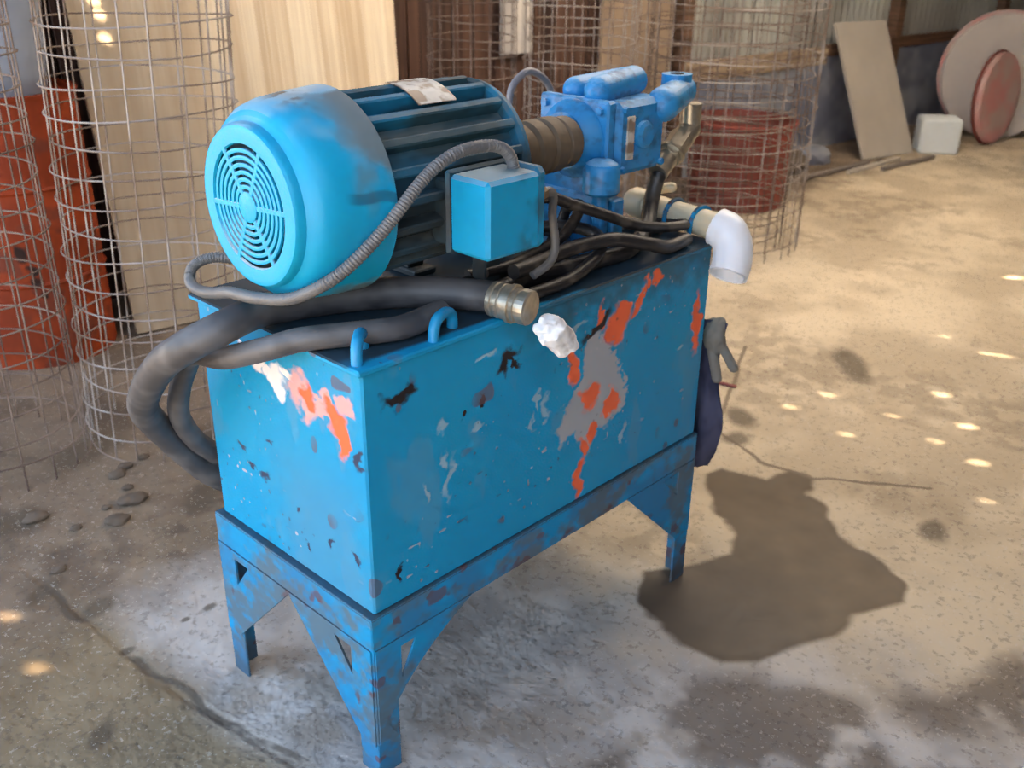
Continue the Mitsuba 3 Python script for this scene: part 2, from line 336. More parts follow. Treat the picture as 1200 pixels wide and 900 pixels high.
def floor_color(p, n, uv):
    x, y = p.x, p.y
    w = fbm(x * 7, y * 7, 1, 4) - .5
    f = fbm(x * 45, y * 45, 2, 3)
    big = fbm(x * 1.3, y * 1.3, 7)
    sand = mix((0.50, 0.415, 0.295), (0.40, 0.325, 0.225), smoothstep(.35, .65, fbm(x * 3, y * 3, 3, 4)))
    pale = mix((0.42, 0.39, 0.355), (0.31, 0.285, 0.26), smoothstep(.38, .62, fbm(x * 6, y * 6, 13, 4)))
    olive = mix((0.215, 0.16, 0.095), (0.155, 0.113, 0.066), smoothstep(.35, .65, fbm(x * 4, y * 4, 4, 4)))
    brown = mix((0.175, 0.13, 0.09), (0.105, 0.077, 0.054), smoothstep(.35, .65, fbm(x * 5, y * 5, 8, 4)))
    # pale bare concrete around the machine, sandy dust further along, brown on the near left, darker brown painted as shade by the wire cages
    t_sand = smoothstep(.55, 1.25, x + w * .5 + (y + .1) * .25)
    col = mix(pale, sand, t_sand)
    t_left = smoothstep(-.06, -.20, x + w * .10 - (y - .5) * .02)
    t_far = smoothstep(.75, 1.15, y + w * .3 - smoothstep(.6, 3.0, x) * 1.0)
    col = mix(col, brown, t_far)
    col = mix(col, mix(olive, brown, smoothstep(.8, 1.3, y + w * .3)), t_left)
    patch = smoothstep(.50, .66, fbm(x * 2.6 + 3, y * 2.6, 31, 5)) * smoothstep(.35, .6, fbm(x * 17, y * 17, 33, 3))
    col = mix(col, (0.21, 0.16, 0.105), patch * .45)
    # stains
    st = dr.maximum(dr.maximum(smoothstep(.05, -.06, sd_poly(x + .12 * w, y + .1 * w, ST2)), smoothstep(.04, -.06, sd_poly(x - .12 * w, y + .1 * w, ST3))), smoothstep(.03, -.03, sd_poly(x + .1 * w, y, ST4)))
    st = st * smoothstep(.25, .6, fbm(x * 11, y * 11, 21, 3) + .15)
    col = mix(col, (0.115, 0.088, 0.066), st * .82)
    col = mix(col, (0.085, 0.064, 0.042), blobs(x + .05 * w, y + .05 * w, SPOTS, .45) * .75)
    sd = puddle_sd(p)
    wet = smoothstep(.012, -.012, sd)
    core = smoothstep(.35, .05, dr.sqrt(dr.square((x - .98) * .8) + dr.square(y + .14)) + w * .2)
    col = mix(col, mix((0.085, 0.058, 0.033), (0.042, 0.029, 0.020), core) * (.75 + .5 * fbm(x * 14, y * 14, 3)), wet * .95)
    # grit and pits
    col = mix(col, (0.07, 0.055, 0.045), smoothstep(.60, .78, fbm(x * 80, y * 80, 2, 4)) * .34 * (1 - .7 * wet))
    col = mix(col, (0.55, 0.50, 0.44), smoothstep(.66, .80, fbm(x * 120 + 50, y * 120, 3, 4)) * .26 * (1 - wet))
    col = mix(col, (0.07, 0.055, 0.04), smoothstep(.016, .004, polyline(x + .07 * w, y, JOINT)) * .8 * smoothstep(.35, .5, fbm(x * 9, y * 9, 4)))
    col = mix(col, (0.14, 0.105, 0.07), smoothstep(.012, .003, polyline(x + .05 * w, y, CRACK)) * .8)
    return col * (0.82 + .36 * big)
def floor_rough(p, n, uv):
    return 0.85 - .35 * smoothstep(.012, -.02, puddle_sd(p))
def floor_bump(p, n, uv):
    h = fbm(p.x * 22, p.y * 22, 2, 4) * .008 + fbm(p.x * 90, p.y * 90, 5, 2) * .003
    return h * (1 - .6 * smoothstep(.02, -.03, puddle_sd(p))) - .004 * smoothstep(.02, .004, polyline(p.x, p.y, JOINT))
mat('m_floor', floor_color, floor_rough, bump=floor_bump, bscale=1.0, spec=.35)

# ------------------------------------------------------------------ the setting
def floor_z(x, y):
    x, y = np.asarray(x, float), np.asarray(y, float)
    far = np.clip((np.hypot(x - .5, y - .25) - 1.0) / 1.5, 0, 1)
    und = (meshkit.fbm(np.stack([x * .9, y * .9, x * 0], -1), 3, 5) - .5) * .05 * far
    return (.046) * np.exp(-((x + .02)**2 + (y + .02)**2) / (2 * .24**2)) + und
gx, gy = np.arange(-3.4, 12.61, .05), np.arange(-4.2, 3.91, .05)
X, Y = np.meshgrid(gx, gy, indexing='ij')
V = np.stack([X, Y, floor_z(X, Y)], -1).reshape(-1, 3)
ny = len(gy)
I, J = np.meshgrid(np.arange(len(gx) - 1), np.arange(ny - 1), indexing='ij')
q = np.stack([I * ny + J, (I + 1) * ny + J, (I + 1) * ny + J + 1, I * ny + J + 1], -1).reshape(-1, 4)
add('floor', (V, q), 'm_floor', smooth=True, kind='structure', label='worn stained concrete floor with dust and an oily wet patch')

WT = np.array([.99641, -.08469, 0]); WN = np.array([-.08469, -.99641, 0]); W0 = np.array([0, 3.2, 0.])
def W(s, off=0, z=0): return W0 + WT * s + WN * off + np.array([0, 0, z])
def wbox(s0, s1, o0, o1, z0, z1, b=.004):
    m = rbox(s0, s1, o0, o1, z0, z1, b)
    m = xf(m, W0, WT, WN, (0, 0, 1)); m.fix_normals(); return m
LOWZ = -.05
add('wall_back', wbox(-1.3, 12.6, -.16, -.08, LOWZ, ROOF_Z), 'm_outer', kind='structure', label='back wall of the shed, planked on the left and sheeted further along')
s = -1.2
while s < 4.9:
    add('plank', wbox(s + .004, s + .146, -.06 + rng.uniform(-.006, .006), -.03 + rng.uniform(-.006, .006), LOWZ, ROOF_Z), 'm_plank', 'wall_back')
    s += .15
def corr(s0, s1, z0, z1, pitch=.09, amp=.012, off=-.045):
    n = int((s1 - s0) / pitch * 8)
    ss = np.linspace(s0, s1, n + 1)
    o = off + amp * np.sin(ss / pitch * 2 * math.pi)
    pts = np.stack([ss, o], -1)
    poly = Polygon(np.vstack([pts, pts[::-1] - [0, .003]]))
    m = trimesh.creation.extrude_polygon(poly, z1 - z0, engine='earcut'); m.apply_translation([0, 0, z0])
    m = xf(m, W0, WT, WN); m.fix_normals(); return m
s = 4.96
while s < 12.4:
    add('corrugated_sheet', corr(s, s + .79, .68, ROOF_Z), 'm_sheet', 'wall_back', smooth=50)
    s += .8
def tarp(s0, s1, z0, z1, seed):
    a, b = np.meshgrid(np.linspace(s0, s1, 40), np.linspace(z0, z1, 20), indexing='ij')
    o = .02 + .06 * meshkit.fbm(np.stack([a * 5, b * 3, a * 0 + seed], -1), 3, seed) * (.4 + .6 * (z1 - b) / (z1 - z0))
    V = W0 + a[..., None] * WT + o[..., None] * WN + np.stack([0 * a, 0 * a, b], -1)
    I, J = np.meshgrid(np.arange(39), np.arange(19), indexing='ij')
    q = np.stack([I * 20 + J, (I + 1) * 20 + J, (I + 1) * 20 + J + 1, I * 20 + J + 1], -1).reshape(-1, 4)
    f = np.vstack([q[:, [0, 1, 2]], q[:, [0, 2, 3]]])
    m = trimesh.Trimesh(V.reshape(-1, 3), f, process=False)
    return m
for i, (a, b) in enumerate(((4.95, 6.5), (6.45, 8.0), (7.95, 9.7), (9.65, 11.4))):
    add('tarp', tarp(a, b, .0, .74, i + 2), 'm_tarp', 'wall_back', smooth=True)
add('rail', wbox(4.90, 6.62, .005, .05, .645, .775), 'm_lumber', 'wall_back', label='pale timber rail')
add('rail', wbox(6.63, 12.4, .005, .05, .70, .785), 'm_darklumber', 'wall_back', label='dark timber rail')
for s_ in (4.92, 7.66, 9.6, 11.4):
    add('post', wbox(s_ - .05, s_ + .05, -.05, .045, LOWZ, ROOF_Z), 'm_darklumber', 'wall_back')
# unseen sides of the shed: far end and right side; the near end is open
add('wall_end', rbox(12.5, 12.6, -4.2, 3.9, LOWZ, ROOF_Z), 'm_outer', kind='structure')
add('wall_right', rbox(-1.3, 12.6, -4.2, -4.1, LOWZ, ROOF_Z), 'm_outer', kind='structure')
add('added_wall_left', rbox(-1.4, -1.3, -4.2, -1.9, LOWZ, ROOF_Z), 'm_outer', kind='structure')  # unseen wall, added to keep sky light off the tank's long side
# roof sheet with nail holes (each lets a fleck of sun through) and unseen skylight sheets, added to brighten the floor on the right
BT = np.array([.989, -.148, 0]); BB = np.array([.84, 2.69, 0])
FLECKS = [(4.36, .281, 0, 1.6), (2.73, -.032, 0, 1), (2.531, -.208, 0, 1.15), (2.282, -.339, 0, 1), (2.417, .022, 0, .7), (2.417, .278, 0, .8), (2.212, .326, 0, .8), (2.331, -.174, 0, .7), (3.226, .003, 0, .8), (3.25, -.058, 0, .8),
          (2.155, .074, 0, .7), (-.351, .885, 0, .9), (-.319, 1.129, 0, .9), (3.286, .209, 0, .7), (3.9, -.35, 0, 1.2), (2.05, -.45, 0, .6), (.962, 2.839, 1.179, 1.1), (.958, 2.852, 1.268, 1.1), (.948, 2.862, 1.321, 1.1)]
roof = sbox(ROOF_X, -4.2, 12.6, 3.9)
SKYL = [(2.0, -0.5, 3.4, 2.3), (4.3, -0.6, 5.6, 1.9)]
for b in SKYL: roof = roof.difference(sbox(*b))
for fx, fy, fz, k in FLECKS:
    h = np.array([fx, fy, fz]) + SUN * (ROOF_Z + .01 - fz) / SUN[2]
    e = affinity.rotate(affinity.scale(Point(h[0], h[1]).buffer(.02 * k, 6), 1.5, .8), -45)
    roof = roof.difference(e)
add('ceiling', prism(roof, .01, (0, 0, ROOF_Z), (1, 0, 0), (0, 1, 0), (0, 0, 1)), 'm_outer', kind='structure', label='sheet roof with small holes that let in flecks of sun')
scene['m_fibre'] = {'type': 'principledthin', 'base_color': {'type': 'rgb', 'value': [.93, .90, .84]}, 'roughness': .6, 'diff_trans': 1.5, 'spec_trans': 0.0}
for i, b in enumerate(SKYL):
    add(f'added_skylight_{i + 1}', (np.array([[b[0] - .02, b[1] - .02, ROOF_Z + .012], [b[2] + .02, b[1] - .02, ROOF_Z + .012], [b[2] + .02, b[3] + .02, ROOF_Z + .012], [b[0] - .02, b[3] + .02, ROOF_Z + .012]]), np.array([[0, 1, 2, 3]])),
        'm_fibre', kind='structure')
add('ground', rbox(-40, -3.4, -40, 40, -.12, -.06, 0), 'm_yard', kind='structure', label='bare ground outside the doorway')

# ------------------------------------------------------------------ the hydraulic power unit
U = thing('hydraulic_power_unit', 'blue hydraulic power unit with a peeling tank on an angle iron stand, motor on top', 'hydraulic unit')
L_, W_, H0, H1 = 1.05, .526, .44, .95
tk = add('tank', cat(rbox(0, L_, 0, W_, H0, H1 - .012, .004)), 'm_tank', U, label='blue steel tank with peeling orange, grey and white paint')
add('lid', rbox(-.012, L_ + .012, -.010, W_ + .012, H1 - .012, H1, .003), 'm_tank', tk, label='greasy lid plate')
def hook(x, y, ang, h=.036, w=.075):
    p = spline([(-w / 2, 0, -.004), (-w / 2 + .004, 0, h * .6), (-w * .25, 0, h), (w * .1, 0, h * 1.05), (w * .4, 0, h * .8), (w / 2, 0, h * .4), (w / 2, 0, -.004)], 6)
    m = sweep(p, .0105, 10)
    m.apply_transform(trimesh.transformations.rotation_matrix(ang, [0, 0, 1])); m.apply_translation([x, y, H1]); return m
for (x, y, a) in ((.035, .045, .75), (.205, .020, .35), (.98, .40, .4)):
    add('lifting_lug', hook(x, y, a), 'm_lug', tk, smooth=50, label='bright blue bent bar lug')
# stand: angle iron legs and rails, corner braces with a triangular opening
E_ = .014
TH = .006
def leg(cx, cy, sx, sy):
    """Angle iron leg whose outer corner stands at cx, cy; its flanges run along sx and sy."""
    w = .058
    zb = float(floor_z(cx + sx * .02, cy + sy * .02)) - .004
    a = rbox(min(cx, cx + sx * w), max(cx, cx + sx * w), min(cy, cy + sy * TH), max(cy, cy + sy * TH), zb, H0 - .008, .0015)
    b = rbox(min(cx, cx + sx * TH), max(cx, cx + sx * TH), min(cy, cy + sy * w), max(cy, cy + sy * w), zb, H0 - .008, .0015)
    return cat(a, b)
x0, x1, y0, y1 = -E_, L_ + .006, -.006, W_ + E_
for c in ((x0, y0, 1, 1), (x1, y0, -1, 1), (x0, y1, 1, -1), (x1, y1, -1, -1)):
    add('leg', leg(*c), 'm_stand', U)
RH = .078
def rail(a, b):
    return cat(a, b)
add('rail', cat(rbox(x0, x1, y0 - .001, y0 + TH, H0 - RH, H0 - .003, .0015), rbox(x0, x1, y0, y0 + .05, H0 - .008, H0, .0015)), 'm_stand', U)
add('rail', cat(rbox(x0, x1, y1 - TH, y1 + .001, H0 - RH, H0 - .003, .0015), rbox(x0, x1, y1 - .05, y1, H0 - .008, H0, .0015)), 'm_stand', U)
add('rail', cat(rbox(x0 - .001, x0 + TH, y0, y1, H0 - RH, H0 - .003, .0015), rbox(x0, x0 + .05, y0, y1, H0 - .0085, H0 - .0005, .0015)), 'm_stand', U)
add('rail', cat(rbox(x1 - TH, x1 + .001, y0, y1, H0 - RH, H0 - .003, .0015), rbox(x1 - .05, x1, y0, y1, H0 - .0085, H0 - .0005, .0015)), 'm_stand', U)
def brace(run, zbot, hole, curve=False):
    zt = H0 - RH + .004
    pts = [(0.0, zt), (run, zt)]
    if curve:
        for t in np.linspace(.12, .9, 7):
            k = .020 * math.sin(math.pi * t)
            pts.append((run * (1 - t) - k, zt - (zt - zbot - .02) * t + k * .9))
    pts += [(.045, zbot), (0, zbot)]
    p = Polygon(pts).buffer(0)
    return p.difference(Polygon(hole))
pe = brace(.275, .125, [(.062, .345), (.062, .275), (.115, .345)])
pl = brace(.255, .13, [(.062, .345), (.062, .265), (.102, .345)], True)
pf = Polygon([(0, .366), (.285, .366), (.062, .15), (0, .15)]).difference(Polygon([(.070, .357), (.138, .354), (.070, .285)]))
t_ = .005
yf, xf_ = y0 - .0035, x0 - .0035
add('brace', prism(pl, t_, (x0 + .004, yf + t_, 0), (1, 0, 0), (0, 0, 1), (0, -1, 0)), 'm_stand', U)
add('brace', prism(pf, t_, (x1 - .004, yf + t_, 0), (-1, 0, 0), (0, 0, 1), (0, -1, 0)), 'm_stand', U)
add('brace', prism(pl, t_, (x0 + .004, y1 + .004, 0), (1, 0, 0), (0, 0, 1), (0, -1, 0)), 'm_stand', U)
add('brace', prism(pf, t_, (x1 - .004, y1 + .004, 0), (-1, 0, 0), (0, 0, 1), (0, -1, 0)), 'm_stand', U)
add('brace', prism(pe, t_, (xf_ + t_, y0 + .004, 0), (0, 1, 0), (0, 0, 1), (-1, 0, 0)), 'm_stand', U)
add('brace', prism(pe, t_, (xf_ + t_, y1 - .004, 0), (0, -1, 0), (0, 0, 1), (-1, 0, 0)), 'm_stand', U)
add('brace', prism(pe, t_, (x1 + .004, y0 + .004, 0), (0, 1, 0), (0, 0, 1), (-1, 0, 0)), 'm_stand', U)
add('brace', prism(pe, t_, (x1 + .004, y1 - .004, 0), (0, -1, 0), (0, 0, 1), (-1, 0, 0)), 'm_stand', U)

# motor
MY, MZ = .215, 1.193
O = (0, MY, MZ)
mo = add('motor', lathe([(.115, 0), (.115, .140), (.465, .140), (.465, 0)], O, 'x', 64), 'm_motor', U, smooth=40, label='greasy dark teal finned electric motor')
add('fan_cover', lathe([(-.046, .104), (-.0505, .106), (-.0520, .126), (-.050, .134), (-.044, .1385), (-.032, .1395), (-.0265, .1465), (-.022, .155), (-.008, .166), (.015, .1725), (.06, .1775), (.122, .1815), (.122, .178), (.06, .174), (.0, .163), (-.02, .14), (-.044, .130), (-.046, .104)], O, 'x', 96), 'm_cover', mo, smooth=35, label='bright blue rounded fan cover')
for r in (.034, .046, .058, .070, .082, .094):
    add('grille_ring', lathe([(-.050, r - .0034), (-.0505, r), (-.050, r + .0034), (-.046, r + .0034), (-.046, r - .0034), (-.050, r - .0034)], O, 'x', 72), 'm_cover', mo)
add('grille_hub', lathe([(-.046, 0), (-.0535, .001), (-.0535, .020), (-.051, .026), (-.046, .026), (-.046, 0)], O, 'x', 40), 'm_cover', mo, smooth=30)
for k in range(6):
    m = rbox(-.0505, -.0455, -.0045, .0045, .022, .107, .001)
    m.apply_transform(trimesh.transformations.rotation_matrix(k * math.pi / 3 + .45, [1, 0, 0])); m.apply_translation(O)
    add('grille_spoke', m, 'm_cover', mo)
bl = []
for k in range(9):
    m = rbox(-.030, .02, -.0015, .0015, .02, .125, .0005)
    m.apply_transform(trimesh.transformations.rotation_matrix(k * 2 * math.pi / 9, [1, 0, 0])); m.apply_translation(O); bl.append(m)
add('fan', cat(*bl, lathe([(-.034, 0), (-.034, .03), (.03, .03), (.03, 0)], O, 'x', 24)), 'm_cover', mo)
add('cooling_drum', lathe([(.03, 0), (.03, .15), (.115, .15), (.115, 0)], O, 'x', 40), 'm_dark', mo)
for k in range(20):
    a = k * 2 * math.pi / 20
    if abs(((a - math.pi + math.pi) % (2 * math.pi)) - math.pi) < .45: continue
    m = rbox(.122, .452, -.0085, .0085, .130, .1665, .003)
    m.apply_transform(trimesh.transformations.rotation_matrix(a, [1, 0, 0])); m.apply_translation(O)
    add('cooling_fin', m, 'm_motor', mo)
add('end_bell', lathe([(.452, .0), (.452, .158), (.462, .1625), (.474, .160), (.484, .145), (.500, .11), (.508, .075), (.520, .07), (.520, 0)], O, 'x', 64), 'm_motor', mo, smooth=35)
add('shaft', cyl((.51, MY, MZ), (.86, MY, MZ), .020), 'm_rust', mo, smooth=40)
for (xa, ya) in ((.42, MY - .09), (.16, MY + .12), (.40, MY + .12)):
    add('foot', cat(rbox(xa - .03, xa + .03, ya - .05, ya + .05, H1, H1 + .014, .003), rbox(xa - .022, xa + .022, ya - .02, ya + .02, H1 + .012, H1 + .16, .003)), 'm_motor', mo)
# nameplate wrapped on the fins
nu, nv = 9, 12
a = np.linspace(.12, -.56, nv); xs = np.linspace(.265, .355, nu)
P3 = lambda r: np.array([[(x + .02 * t, MY + r * math.sin(t), MZ + r * math.cos(t)) for t in a] for x in xs]).reshape(-1, 3)
vv = np.vstack([P3(.1685), P3(.1705)]); ff = []
for i in range(nu - 1):
    for j in range(nv - 1):
        q0 = i * nv + j
        ff += [[q0, q0 + nv, q0 + 1], [q0 + nv, q0 + nv + 1, q0 + 1]]
        o = nu * nv
        ff += [[o + q0, o + q0 + 1, o + q0 + nv], [o + q0 + nv, o + q0 + 1, o + q0 + nv + 1]]
add('nameplate', trimesh.Trimesh(vv, ff, process=False), 'm_plate', mo, label='worn pale metal nameplate')
# small bracket lug seen behind the fan cover
add('cover_lug', rbox(.02, .07, MY + .168, MY + .20, MZ - .02, MZ + .03, .004), 'm_cover', mo)
# terminal box
tb = add('terminal_box', rbox(.230, .362, -.070, .026, 1.098, 1.236, .007), 'm_box', U, label='bright blue terminal box with a dusty top')
add('flange', rbox(.226, .388, .024, .036, 1.092, 1.242, .005), 'm_motor', tb)
add('neck', rbox(.245, .375, .034, .09, 1.10, 1.22, .004), 'm_motor', tb)
add('lid_edge', rbox(.361, .392, -.060, .025, 1.092, 1.240, .010), 'm_box', tb)
# coupling
add('coupling', lathe([(.560, .03), (.560, .050), (.572, .056), (.608, .056), (.612, .050), (.618, .050), (.622, .060), (.655, .060), (.659, .052), (.668, .052), (.672, .060), (.705, .060), (.709, .051), (.716, .051), (.72, .056), (.752, .055), (.760, .045), (.760, .03)], O, 'x', 40), 'm_rust', U, smooth=30, label='rusty brown ribbed shaft coupling')
# pump
pu = thing_key = U + '__pump'
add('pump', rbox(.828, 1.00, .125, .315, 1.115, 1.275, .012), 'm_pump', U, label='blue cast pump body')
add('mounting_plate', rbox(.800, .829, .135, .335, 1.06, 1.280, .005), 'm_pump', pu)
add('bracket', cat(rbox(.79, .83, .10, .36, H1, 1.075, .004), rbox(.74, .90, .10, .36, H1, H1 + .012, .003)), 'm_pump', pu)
add('boss', lathe([(.765, .045), (.765, .062), (.79, .085), (.802, .088), (.802, .04)], (0, .232, 1.19), 'x', 40), 'm_pump', pu, smooth=40)
add('port_block', capsule((.845, .20, 1.292), (.985, .215, 1.300), .034), 'm_pump', pu, smooth=True)
add('port_block', capsule((.86, .28, 1.285), (1.02, .27, 1.292), .030), 'm_pump', pu, smooth=True)
add('elbow', cat(capsule((1.000, .135, 1.255), (1.13, .175, 1.268), .040, .034), cyl((1.11, .18, 1.262), (1.11, .18, 1.308), .036, 28)), 'm_pump', pu, smooth=40)
add('bore', cyl((1.11, .18, 1.300), (1.11, .18, 1.3095), .016, 20), 'm_dark', pu, smooth=40)
add('cover_disc', lathe([(.127, 0), (.112, .001), (.110, .022), (.116, .030), (.127, .031), (.127, 0)], (.915, 0, 1.20), 'y', 28), 'm_pump', pu, smooth=40)
add('tag', rbox(.855, .880, .121, .126, 1.15, 1.245, .001), 'm_plate', pu, label='worn pale tag plate')
for (bx, bz) in ((.845, 1.13), (.985, 1.13), (.985, 1.26), (.845, 1.26)):
    add('bolt', cyl((bx, .116, bz), (bx, .128, bz), .008, 6), 'm_pump', pu)
for (by, bz) in ((.155, 1.26), (.315, 1.26), (.155, 1.10)):
    add('bolt', cyl((.790, by, bz), (.802, by, bz), .009, 6), 'm_pump', pu)
# silver outlet fitting running down to a black hose
fi = add('outlet_fitting', cat(cyl((1.165, .17, 1.235), (1.165, .17, 1.17), .026, 20), capsule((1.165, .17, 1.175), (1.12, .165, 1.145), .028, .027), cyl((1.14, .17, 1.16), (1.07, .16, 1.118), .030, 6), cyl((1.075, .16, 1.121), (1.025, .155, 1.09), .024, 20)), 'm_steel', U, smooth=35, label='dirty silver elbow fitting')
add('collar', cyl((1.09, .163, 1.13), (1.082, .162, 1.125), .034, 24), 'm_steel', fi, smooth=40)
# breather cap
bc = add('breather_cap', lathe([(1.092, 0), (1.092, .036), (1.098, .041), (1.145, .041), (1.158, .035), (1.166, .022), (1.167, 0)], (.765, .118, 0), 'z', 32), 'm_pump', U, smooth=35, label='round blue breather cap on a short stem')
add('stem', cyl((.765, .118, H1), (.765, .118, 1.096), .018, 20), 'm_pump', bc, smooth=40)

# ------------------------------------------------------------------ hoses
h1 = [(.335, .012, .988), (.322, .054, .986), (.272, .140, .983), (.185, .212, .981), (.065, .264, .9805), (-.024, .270, .984), (-.10, .265, .975), (-.150, .300, .945), (-.160, .38, .890), (-.155, .47, .810), (-.135, .545, .735), (-.095, .585, .665), (-.035, .597, .575), (.03, .60, .49), (.12, .605, .43), (.25, .62, .42)]
hk = thing('hydraulic_hose', 'thick grey-black hydraulic hose with a crimped steel end, draped under the fan cover', 'hose')
add('rubber', sweep(spline(h1, 10), .0305, 20), 'm_hose', hk, smooth=50)
d1 = np.array([.345, -.030, .983]) - np.array([.335, .012, .985]); d1 /= np.linalg.norm(d1)
e0 = np.array([.333, .02, .9855])
def ferrule(a, d, prof, sides=28):
    pts = np.array([a + d * s_ for s_, _ in prof]); return sweep(pts + 0, [r for _, r in prof], sides)
add('ferrule', ferrule(e0, d1, [(0, .0315), (.002, .034), (.010, .034), (.012, .0322), (.014, .0322), (.016, .034), (.024, .034), (.026, .0322), (.028, .0322), (.03, .034), (.04, .0335), (.041, .029)]), 'm_steel', hk, smooth=25, label='crimped steel ferrule')
add('collar', ferrule(e0 + d1 * .041, d1, [(0, .0375), (.008, .0375)]), 'm_steel', hk, smooth=25, label='shiny steel collar')
add('nut', ferrule(e0 + d1 * .049, d1, [(0, .033), (.010, .034), (.012, .031), (.015, .031), (.017, .034), (.032, .0335), (.035, .030)]), 'm_steel', hk, label='ribbed brassy end nut')
capm = capsule((-.012, 0, .022), (.010, 0, -.026), .030, .026, 3)
capm = capm.subdivide(); capm.vertices += (meshkit.fbm(capm.vertices * 55 + 9, 3, 4)[:, None] - .5) * .022 * capm.vertex_normals
capm.apply_transform(trimesh.transformations.rotation_matrix(-.35, [0, 1, 0])); capm.apply_translation((.388, -.096, .928))
add('plastic_cap', capm, 'm_cap', None, smooth=True, label='crumpled white plastic cap hanging below the thick hose end', cat='cap')
h2 = [(.24, .060, .974), (.20, .055, .974), (.129, .050, .974), (.05, .088, .974), (-.02, .135, .970), (-.058, .195, .945), (-.085, .29, .908), (-.085, .40, .882), (-.075, .465, .825), (-.068, .515, .76), (-.060, .548, .69), (-.03, .556, .62), (.02, .560, .56)]
add('hydraulic_hose', sweep(spline(h2, 10), .022, 18), 'm_hose', None, smooth=50, label='second grey-black hydraulic hose lying along the lid corner below the thick one', cat='hose')
co = [(.350, -.018, 1.225), (.335, -.016, 1.262), (.300, -.010, 1.280), (.234, -.004, 1.280), (.176, -.002, 1.261), (.133, .0, 1.232), (.090, .004, 1.193), (.050, .014, 1.155), (.008, .030, 1.118), (-.020, .06, 1.088), (-.045, .12, 1.055), (-.062, .20, 1.040), (-.064, .28, 1.030), (-.05, .36, 1.005), (-.035, .44, .985), (-.022, .50, .985), (.0, .520, 1.008), (.04, .505, 1.020), (.09, .465, 1.010), (.15, .44, .99)]
sp = spline(co, 26)
add('flexible_conduit', sweep(sp, .0105 + .0010 * np.sin(np.arange(len(sp)) * 2.3), 12), 'm_conduit', None, smooth=60, label='ribbed grey flexible conduit arching from the terminal box down past the fan cover', cat='conduit')
HH = [
    ([(.405, .075, .970), (.50, .085, .970), (.64, .070, .970), (.80, .06, .970), (.93, .11, .985), (1.0, .15, 1.03), (1.03, .155, 1.09)], .019, 'm_blackhose', 'black hose running along the lid up to the silver fitting'),
    ([(.37, .15, .968), (.45, .135, .968), (.60, .125, .968), (.72, .18, .97), (.78, .26, .972), (.76, .33, .97)], .016, 'm_blackhose', 'black hose curving across the lid under the coupling'),
    ([(.402, -.02, 1.175), (.44, -.015, 1.178), (.475, .0, 1.160), (.49, .015, 1.12), (.49, .005, 1.06), (.47, .0, 1.03), (.425, .004, 1.012)], .0085, 'm_conduit', 'thin grey cable looping from the side of the terminal box'),
    ([(.44, .03, 1.15), (.52, .05, 1.14), (.60, .06, 1.11), (.70, .05, 1.07), (.80, .04, 1.03), (.92, .05, 1.0), (1.02, .06, .985), (1.05, .16, .968)], .012, 'm_blackhose', 'thin black hose sloping down past the breather cap'),
    ([(.56, .33, .966), (.62, .30, .99), (.70, .18, 1.02), (.72, .085, 1.015), (.66, .035, .994), (.55, .020, .970), (.43, .022, .966)], .0135, 'm_blackhose', 'black hose doubled back in front of the coupling'),
    ([(.415, .045, 1.012), (.50, .052, 1.012), (.60, .046, 1.022), (.70, .026, 1.022), (.80, .008, .995), (.88, .012, .970), (.97, .02, .968)], .0155, 'm_blackhose', 'brownish black hose on top of the heap below the terminal box'),
    ([(.43, .19, .966), (.50, .18, .966), (.62, .17, .966), (.72, .20, 1.0), (.74, .19, 1.05), (.70, .12, 1.075), (.62, .10, 1.03), (.50, .11, .999), (.40, .11, .999)], .012, 'm_blackhose', 'black hose bent up into a loop beside the breather cap'),
    ([(.93, .33, .966), (.965, .26, .966), (.99, .19, .966), (1.0, .115, .966)], .014, 'm_blackhose', 'short black hose along the lid edge near the pipe'),
]
for pts, r, m_, lab in HH:
    add('hose', sweep(spline(pts, 9), r, 12), m_, None, smooth=50, label=lab, cat='hose', group='hoses heaped on the tank lid')
gl = add('cable_gland', cyl((.407, -.02, 1.175), (.428, -.018, 1.178), .013, 6), 'm_rust', tb, label='brassy cable gland')
loop = [(.76, .42, 1.06), (.775, .42, 1.17), (.787, .42, 1.24), (.80, .42, 1.285), (.853, .42, 1.312), (.913, .42, 1.285), (.945, .42, 1.23), (.96, .41, 1.12)]
add('hose', sweep(spline(loop, 10), .0085, 12), 'm_clear', None, smooth=50, label='dusty grey hose standing in a loop behind the coupling', cat='hose')
add('valve_block', rbox(.58, .80, .38, .48, H1, 1.14, .006), 'm_dark', U, label='dark greasy block')

# ------------------------------------------------------------------ PVC pipe with elbow, held by two straps
A, B = np.array([1.085, .262, .990]), np.array([1.050, -.012, .986])
dd = (B - A) / np.linalg.norm(B - A)
pv = thing('pvc_pipe', 'cream plastic pipe with a white elbow, strapped across the far end of the tank lid', 'pipe')
add('tube', sweep(np.linspace(A, B, 8), .0325, 24), 'm_pvc', pv, smooth=50)
add('socket', sweep(np.array([A - dd * .01, A + dd * .0, A + dd * .045, A + dd * .05]), [.0325, .037, .037, .033], 24), 'm_pvc', pv, smooth=40)
ep = [B - dd * .006, (1.052, -.036, .978), (1.046, -.057, .950), (1.030, -.068, .918), (1.010, -.073, .892)]
es = spline(ep, 8)
outer = sweep(es, .0455, 28, caps=False); inner = sweep(es, .038, 28, caps=False); inner.invert()
add('elbow', cat(outer, inner), 'm_white', pv, smooth=50, label='white elbow fitting turned down')
add('side_branch', capsule((1.115, .235, 1.02), (1.14, .19, 1.03), .0125), 'm_pvc', pv, smooth=True)
